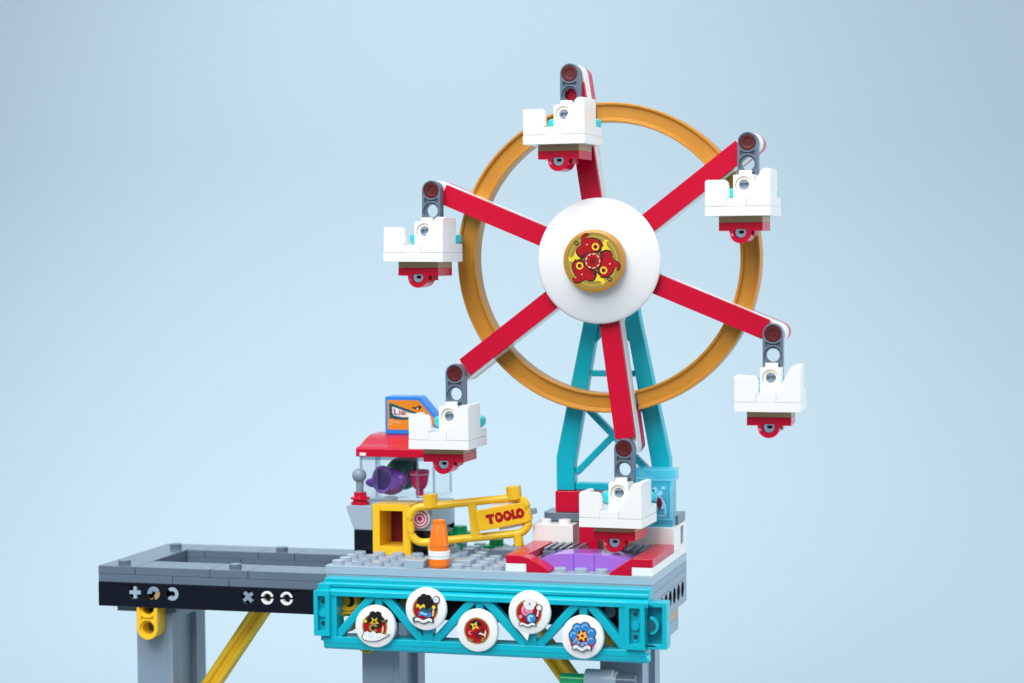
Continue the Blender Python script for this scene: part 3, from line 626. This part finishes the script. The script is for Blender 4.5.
for i, (x, z, r) in enumerate(((-0.62, 2.62, .13), (-0.7, 3.25, .13), (-0.55, 3.5, .09), (-0.95, 3.4, .14), (-1.5, 2.6, .26), (-1.15, 3.3, .17), (-0.95, 3.0, .16), (-1.3, 2.95, .18), (-0.95, 2.5, .17), (-1.15, 2.7, .13), (-1.4, 3.25, .14))):
    patch(mb, circle(x, z, r, 18), 2+i % 2, 'p_lblue', y0)
patch(mb, [(-0.75, 2.35), (-0.6, 2.7), (-0.66, 3.0), (-0.82, 3.05), (-0.86, 2.75)], 5, 'p_maroon', y0)
mb.build("case_print", PM, cs, 0)
mb = MB()
for (a, c) in ((x0+.0, ya-.012), (x1-.1, ya-.012), (x1-.1, yb-.1)): mb.box(a, a+.11, c, c+.1, 2.02, 3.84)
mb.box(x0-.13, x1+.15, ya-.115, ya-.02, 3.86, 3.93).box(x0-.13, x1+.15, ya-.115, ya-.02, 4.37, 4.43).box(x0-.01, x1+.01, ya-.014, ya+.08, 1.95, 2.02)
mb.build("case_edges", 'blue_edge', cs, 0)
MB().box(x1-.2, x1-.15, ya+.2, ya+.4, 2.02, 3.3).build("case_strip", 'magenta', cs, 0.01)

# ================================================================ GRABBER BOOTH (x -16..-12, y 4..8)
bt = thing("claw_booth", "claw machine booth with clear case, yellow chute and red roof", "booth", (-14, 6, 0))
MB().box(-16, -15.02, 4.02, 8, 0.003, 1.195).box(-12.98, -12, 4.3, 8, 0.003, 1.195).build("booth_base", 'black', bt)
mb = MB(); mb.prism([(-15.02, 1.2), (-16.0, 1.2), (-16.38, 2.2), (-16.38, 2.4), (-15.02, 2.4)], 'y', 4.01, 8)
mb.box(-12.98, -12, 4.28, 8, 1.2, 2.4); mb.prism([(8, 0.8), (6.2, 1.2), (8, 1.2)], 'x', -12.3, -12.0)
mb.build("booth_wall", 'lgrey', bt)
mb = MB(); mb.box(-15, -14.63, 3.98, 5.98, 0.003, 2.5).box(-13.42, -13.02, 3.98, 5.98, 0.003, 2.5).box(-14.63, -13.42, 3.981, 5.98, 2.18, 2.499).box(-14.63, -13.42, 3.981, 5.98, 0.004, 0.42)
ch = mb.build("prize_chute", 'yellow', bt, 0.014)
MB().box(-14.62, -13.43, 5.7, 5.95, 0.43, 2.17).build("chute_back", 'p_maroon', ch, 0)
# clear case
mb = MB()
mb.box(-16.05, -12.1, 5.02, 7.98, 2.52, 2.70)
mb.box(-16.05, -12.1, 5.05, 5.13, 2.71, 4.79); mb.box(-16.05, -15.97, 5.14, 7.9, 2.71, 4.79); mb.box(-12.18, -12.1, 5.14, 7.9, 2.71, 4.79)
mb.box(-13.1, -13.02, 5.14, 5.5, 2.71, 4.79); mb.box(-16.0, -12.15, 5.14, 5.4, 4.66, 4.785)
cc = mb.build("clear_case", 'glass', bt, 0.02)
mb = MB()
for x, y in ((-16.04, 5.06), (-12.2, 5.06), (-12.2, 7.8), (-16.04, 7.8), (-13.1, 5.16), (-15.25, 5.16)): mb.box(x, x+0.1, y, y+0.1, 2.72, 4.78)
mb.box(-16.0, -12.1, 5.03, 5.12, 4.58, 4.78); mb.box(-16.06, -12.08, 5.0, 5.12, 2.5, 2.62)
mb.build("case_edges", 'glass_edge', cc, 0)
# roof
pr = [(4.4, 4.80), (8.0, 4.80), (8.0, 5.75), (6.7, 5.74), (6.3, 5.70), (5.8, 5.58), (5.3, 5.40), (4.9, 5.30), (4.5, 5.255), (4.4, 5.2)]
mb = MB(); mb.prism(pr, 'x', -16.0, -12.1); rf = mb.build("roof", 'red', bt, 0.035)
MB().box(-15.78, -15.45, 4.34, 4.42, 4.84, 5.0).build("roof_clip", 'p_white', rf, 0.02)
# lever
mb = MB(); mb.lathe([(1e-4, 0), (0.47, 0), (0.47, 0.12), (0.36, 0.16), (0.36, 0.22), (0.49, 0.27), (0.49, 0.36), (0.32, 0.4), (0.32, 0.62), (1e-4, 0.62)], (-15.83, 4.52, 2.405), 'z', 28)
lv = mb.build("lever_socket", 'red', bt, 0.01)
mb = MB(); mb.cyl((-15.85, 4.52, 3.0), 'z', 0.19, 0.75, 20); mb.sphere((-15.87, 4.52, 3.85), 0.36); mb.build("lever", 'mgrey', lv, 0, 50)
# target disc
mb = MB(); mb.lathe([(1e-4, 0), (0.46, 0), (0.49, .04), (0.49, .2), (1e-4, .2)], (-12.55, 4.06, 1.82), 'y', 36); tg = mb.build("target_disc", 'white', bt, 0)
mb = MB()
for ra, rb in ((0.42, 0.35), (0.27, 0.2), (0.13, 0.0)):
    mb.prism(circle(-12.55, 1.82, ra, 32), 'y', 4.045, 4.065, [circle(-12.55, 1.82, rb, 32)] if rb else [])
mb.build("target_rings", 'p_magenta', tg, 0)
# prizes in the case
hd = thing("toy_hood", "purple toy hood with a dark opening inside the clear case", "toy hood", (-14.8, 6.0, 2.74))
mb = MB(); mb.sphere((-14.75, 6.1, 3.40), 0.72, 26, 16, (1.08, 0.9, 0.95))
mb.sphere((-15.45, 5.75, 3.36), 0.34, 18, 12, (1.6, 0.6, 0.75)); mb.sphere((-14.15, 5.9, 3.55), 0.34, 18, 12, (1.2, 0.9, 1.1))
mb.build("hood_shell", 'purple', hd, 0, 60)
ez = [(-14.98+0.46*cos(2*pi*i/28)*0.95, 5.46+0.10*cos(2*pi*i/28), 3.56+0.62*sin(2*pi*i/28)) for i in range(28)]
MB().tube(ez, 0.09, 10, True).build("hood_rim", 'purple', hd, 0, 60)
mb = MB(); mb.sphere((-14.98, 5.50, 3.56), 0.5, 22, 12, (0.9, 0.2, 1.2)); mb.build("hood_inner_shade", 'dpurple', hd, 0, 60)  # dark purple lens paints the shaded inside of the hood
mb = MB(); mb.sphere((-14.45, 7.0, 3.72), 0.9, 26, 16, (1, 0.8, 0.95)); mb.org = (-14.45, 7.0, 2.75)
tag(mb.build("toy_dome", 'dgreen', None, 0, 60), "dark green toy dome behind the purple hood", "toy dome")
cup = thing("toy_cup", "magenta toy cup beside the purple hood in the clear case", "toy cup", (-13.2, 6.0, 3.1))
MB().lathe([(1e-4, 0), (0.14, 0.0), (0.3, 0.09), (0.41, 0.3), (0.46, 0.6), (0.47, 0.86), (0.5, 0.88), (0.5, 1.0), (0.42, 1.0), (0.4, 0.6), (0.25, 0.3), (1e-4, 0.2)], (-13.2, 6.0, 3.02), 'z', 32).build("cup_bowl", 'magenta', cup, 0.01, 50)
MB().lathe([(0.49, 0.74), (0.505, 0.75), (0.505, 0.8), (0.49, 0.81)], (-13.2, 6.0, 3.05), 'z', 32, True).build("cup_band", 'p_pink', cup, 0)
MB().cyl((-13.2, 6.0, 2.74), 'z', 0.2, 0.3, 18).build("cup_stem", 'magenta', cup, 0.02)
mb = MB(); mb.tube([(-13.85, 6.2, 4.7), (-13.62, 6.2, 4.66), (-13.5, 6.2, 4.5), (-13.46, 6.2, 4.2), (-13.5, 6.2, 3.95)], 0.13, 10); mb.cyl((-13.85, 6.2, 4.55), 'z', 0.18, 0.26, 16)
mb.build("claw", 'dpurple', bt, 0, 60)
# sign on the roof
sg = thing("roof_sign", "blue edged orange sign with a cut corner on the booth roof", "sign", (-13.8, 7.1, 5.72))
so = [(-15.22, 5.74), (-12.5, 5.74), (-12.5, 6.68), (-13.3, 7.6), (-13.42, 7.68), (-15.14, 7.68), (-15.22, 7.6)]
mb = MB(); mb.prism(so, 'y', 6.62, 7.6); mb.build("sign_board", 'blue', sg, 0.08)
mb = MB(); y0 = 6.615
PM2 = PM; 
PM.append('p_orange')
patch(mb, [(-15.08, 5.98), (-12.62, 5.98), (-12.62, 6.6), (-13.42, 7.48), (-15.08, 7.48)], 1, 'p_orange', y0)
sx = lambda px: -15.22+(px-105)/920*70/20.35*1.0
sz = lambda py: 7.68-(py-112)/920*70/20.35*1.0
q = lambda L: [(sx(a), sz(b_)) for a, b_ in L]
patch(mb, q([(160,235),(185,205),(470,300),(560,330),(560,420),(350,432),(240,425),(205,412),(160,415),(175,385),(162,350),(180,330),(160,300),(175,270)]), 2, 'p_teal', y0)
patch(mb, q([(210,255),(240,262),(440,330),(520,345),(520,395),(360,395),(240,378),(215,340)]), 3, 'p_white', y0)
for L in ([(232,280),(252,285),(258,350),(300,352),(300,368),(240,364)], [(312,300),(330,303),(330,366),(312,366)], [(345,310),(420,330),(420,345),(362,330),(362,340),(400,350),(400,365),(345,366)]):
    patch(mb, q(L), 4, 'p_maroon' if L[0][0] < 330 else 'p_red', y0)
patch(mb, q([(490,275),(505,250),(520,262),(560,255),(590,230),(600,245),(640,250),(600,290),(575,300),(555,290),(520,275)]), 2, 'p_black', y0)
patch(mb, q([(560,272),(590,262),(585,285),(565,296)]), 3, 'p_white', y0)
patch(mb, q([(165,445),(330,470),(330,480),(165,455)]), 2, 'p_cream', y0); patch(mb, q([(165,485),(210,490),(210,498),(165,494)]), 2, 'p_cream', y0)
mb.build("sign_print", PM, sg, 0)

# ================================================================ YELLOW BARRIER WITH THE SIGN
br = thing("yellow_barrier", "yellow tube barrier with red lettered sign standing before the booth", "barrier", (-12.95, 3.62, 0))
tl = math.atan2(0.42, 4.2); yw = R(11)
BT = Matrix.Translation((-12.98, 3.62, 0.0)) @ Matrix.Rotation(yw, 4, 'Z') @ Matrix.Rotation(-tl, 4, 'Y')
L = 6.28
def loop(u0, u1, z0, z1, r):
    pts = []
    for (cx, cz, a) in ((u1-r, z1-r, 0), (u0+r, z1-r, 90), (u0+r, z0+r, 180), (u1-r, z0+r, 270)):
        pts += [(cx+r*cos(R(a+t)), 0, cz+r*sin(R(a+t))) for t in range(0, 91, 15)]
    return pts
mb = MB(); mb.T = BT; mb.tube(loop(0.22, L-0.22, 0.62, 2.38, 0.62), 0.2, 16, True)
for u in (1.36, 5.48): mb.cyl((u, 0, 2.3), 'z', 0.37, 0.66, 26)
for u in (1.2, 5.45): mb.cyl((u, 0, -0.02 if u < 2 else 0.0), 'z', 0.24, 0.6, 20)
for k in (3.38,): mb.box(k-0.2, k+0.2, -0.19, 0.19, 0.6, 2.4)
mb.build("barrier_frame", 'yellow', br, 0.03, 50)
ST = BT @ Matrix.Translation((3.55, -0.25, 1.45)) @ Matrix.Rotation(R(8), 4, 'Z') @ Matrix.Rotation(R(-4.5), 4, 'Y')
mb = MB(); mb.T = ST; mb.box(0.0, 2.42, -0.30, -0.0, -0.5, 0.52); sb = mb.build("sign_plate", 'yellow', br, 0.03)
mb = MB(); mb.T = ST
def glyph(poly, holes=()):
    k = 0.98; f = lambda P: [(1.27+(x-1.12)*k*0.98, 0.0+z*k*1.05) for x, z in P]
    mb.prism(f(poly), 'y', -0.315, -0.295, [f(h) for h in holes])
gx, gz = 0.28, -0.21
glyph([(gx-.02, gz+.28), (gx+.01, gz+.46), (gx+.43, gz+.44), (gx+.42, gz+.29), (gx+.29, gz+.31), (gx+.30, gz-.03), (gx+.12, gz-.01), (gx+.12, gz+.30)])
for k, cx in enumerate((0.93, 1.36, 2.01)):
    cz = 0.01
    ring = [(cx+0.215*(1+0.05*cos(3*a))*cos(a), cz+0.25*sin(a)) for a in [2*pi*i/22 for i in range(22)]]
    hole = [(cx-0.06, cz+0.13), (cx+0.11, cz+0.0), (cx-0.07, cz-0.09)] if k != 2 else [(cx-0.09, cz-0.02), (cx+0.06, cz+0.12), (cx+0.05, cz-0.1)]
    glyph(ring, [hole])
lx = 1.58
glyph([(lx, gz+.46), (lx+.15, gz+.47), (lx+.15, gz+.14), (lx+.27, gz+.15), (lx+.27, gz-.0), (lx, gz-.01)])
mb.build("sign_letters", 'p_red', sb, 0)
mb = MB(); mb.T = ST; mb.box(0.75, 2.3, -0.02, 0.18, 0.5, 0.62); mb.box(1.0, 2.4, -0.02, 0.16, -0.66, -0.52); mb.build("sign_backing", 'p_white', br, 0.01)
mb = MB(); mb.T = BT; mb.box(5.9, 6.5, -0.15, 0.2, 1.5, 1.78); mb.build("sign_clip", 'mgrey', br, 0.03)

# ================================================================ SMALL THINGS ON THE DECK
cn = thing("traffic_cone", "orange toy traffic cone with a white band on the platform edge", "traffic cone", (-10.45, 0.62, 0))
mb = MB(); mb.lathe([(1e-4, 0.0), (0.44, 0.0), (0.44, 0.06), (0.50, 0.1), (0.50, 0.42), (1e-4, 0.42)], (-10.45, 0.62, 0.01), 'z', 36); mb.build("cone_foot", 'orange', cn, 0.02)
mb = MB(); mb.lathe([(1e-4, 0.43), (0.5, 0.43), (0.5, 0.56), (0.52, 0.58), (0.52, 0.82), (1e-4, 0.82)], (-10.45, 0.62, 0), 'z', 36); mb.build("cone_band", 'white', cn, 0.02)
mb = MB(); mb.lathe([(1e-4, 0.83), (0.45, 0.83), (0.45, 1.02), (0.475, 1.05), (0.36, 1.95), (0.33, 2.03), (0.31, 2.03), (0.31, 2.26), (1e-4, 2.26)], (-10.45, 0.62, 0), 'z', 36); mb.build("cone_body", 'orange', cn, 0.03)
mb = MB(); mb.prism([(-11.98, 0.003), (-11.06, 0.003), (-11.06, 0.16), (-11.02, 0.38), (-11.9, 0.38)], 'y', 0.03, 0.97); mb.org = (-11.5, 0.5, 0)
tag(mb.build("grey_tile", 'lgrey', None), "small smooth grey tile left of the traffic cone", "tile", "smooth tiles beside the cone")
mb = MB(); mb.box(-9.98, -9.03, 1.03, 1.97, 0.003, 0.30); mb.org = (-9.5, 1.5, 0)
tag(mb.build("grey_tile", 'lgrey', None), "small smooth grey tile right of and behind the traffic cone", "tile", "smooth tiles beside the cone")
def clover(x, y, z, zt, label):
    mb = MB(); mb.org = (x, y, z)
    mb.prism(blob(x, y, 0.6, 40, 0.16, 5, 0.3), 'z', zt, zt+0.16); mb.cyl((x, y, zt+.1), 'z', 0.36, 0.36, 22); mb.cyl((x, y, z), 'z', 0.13, zt-z+.05, 14)
    tag(mb.build("green_flower", 'green', None, 0.03), label, "flower piece", "green flower pieces on the deck")
clover(-11.25, 6.5, 0.0, 0.74, "green flower piece right of the booth, seen through the barrier")
clover(-9.35, 6.5, 0.0, 0.14, "green flower piece low under the barrier's sign")
mb = MB(); mb.box(-8.95, -7.1, 4.15, 5.6, 0.003, 0.4); mb.org = (-8, 5, 0)
tag(mb.build("grey_plate", 'dgrey', None), "dark grey plate under the right foot of the barrier", "plate")
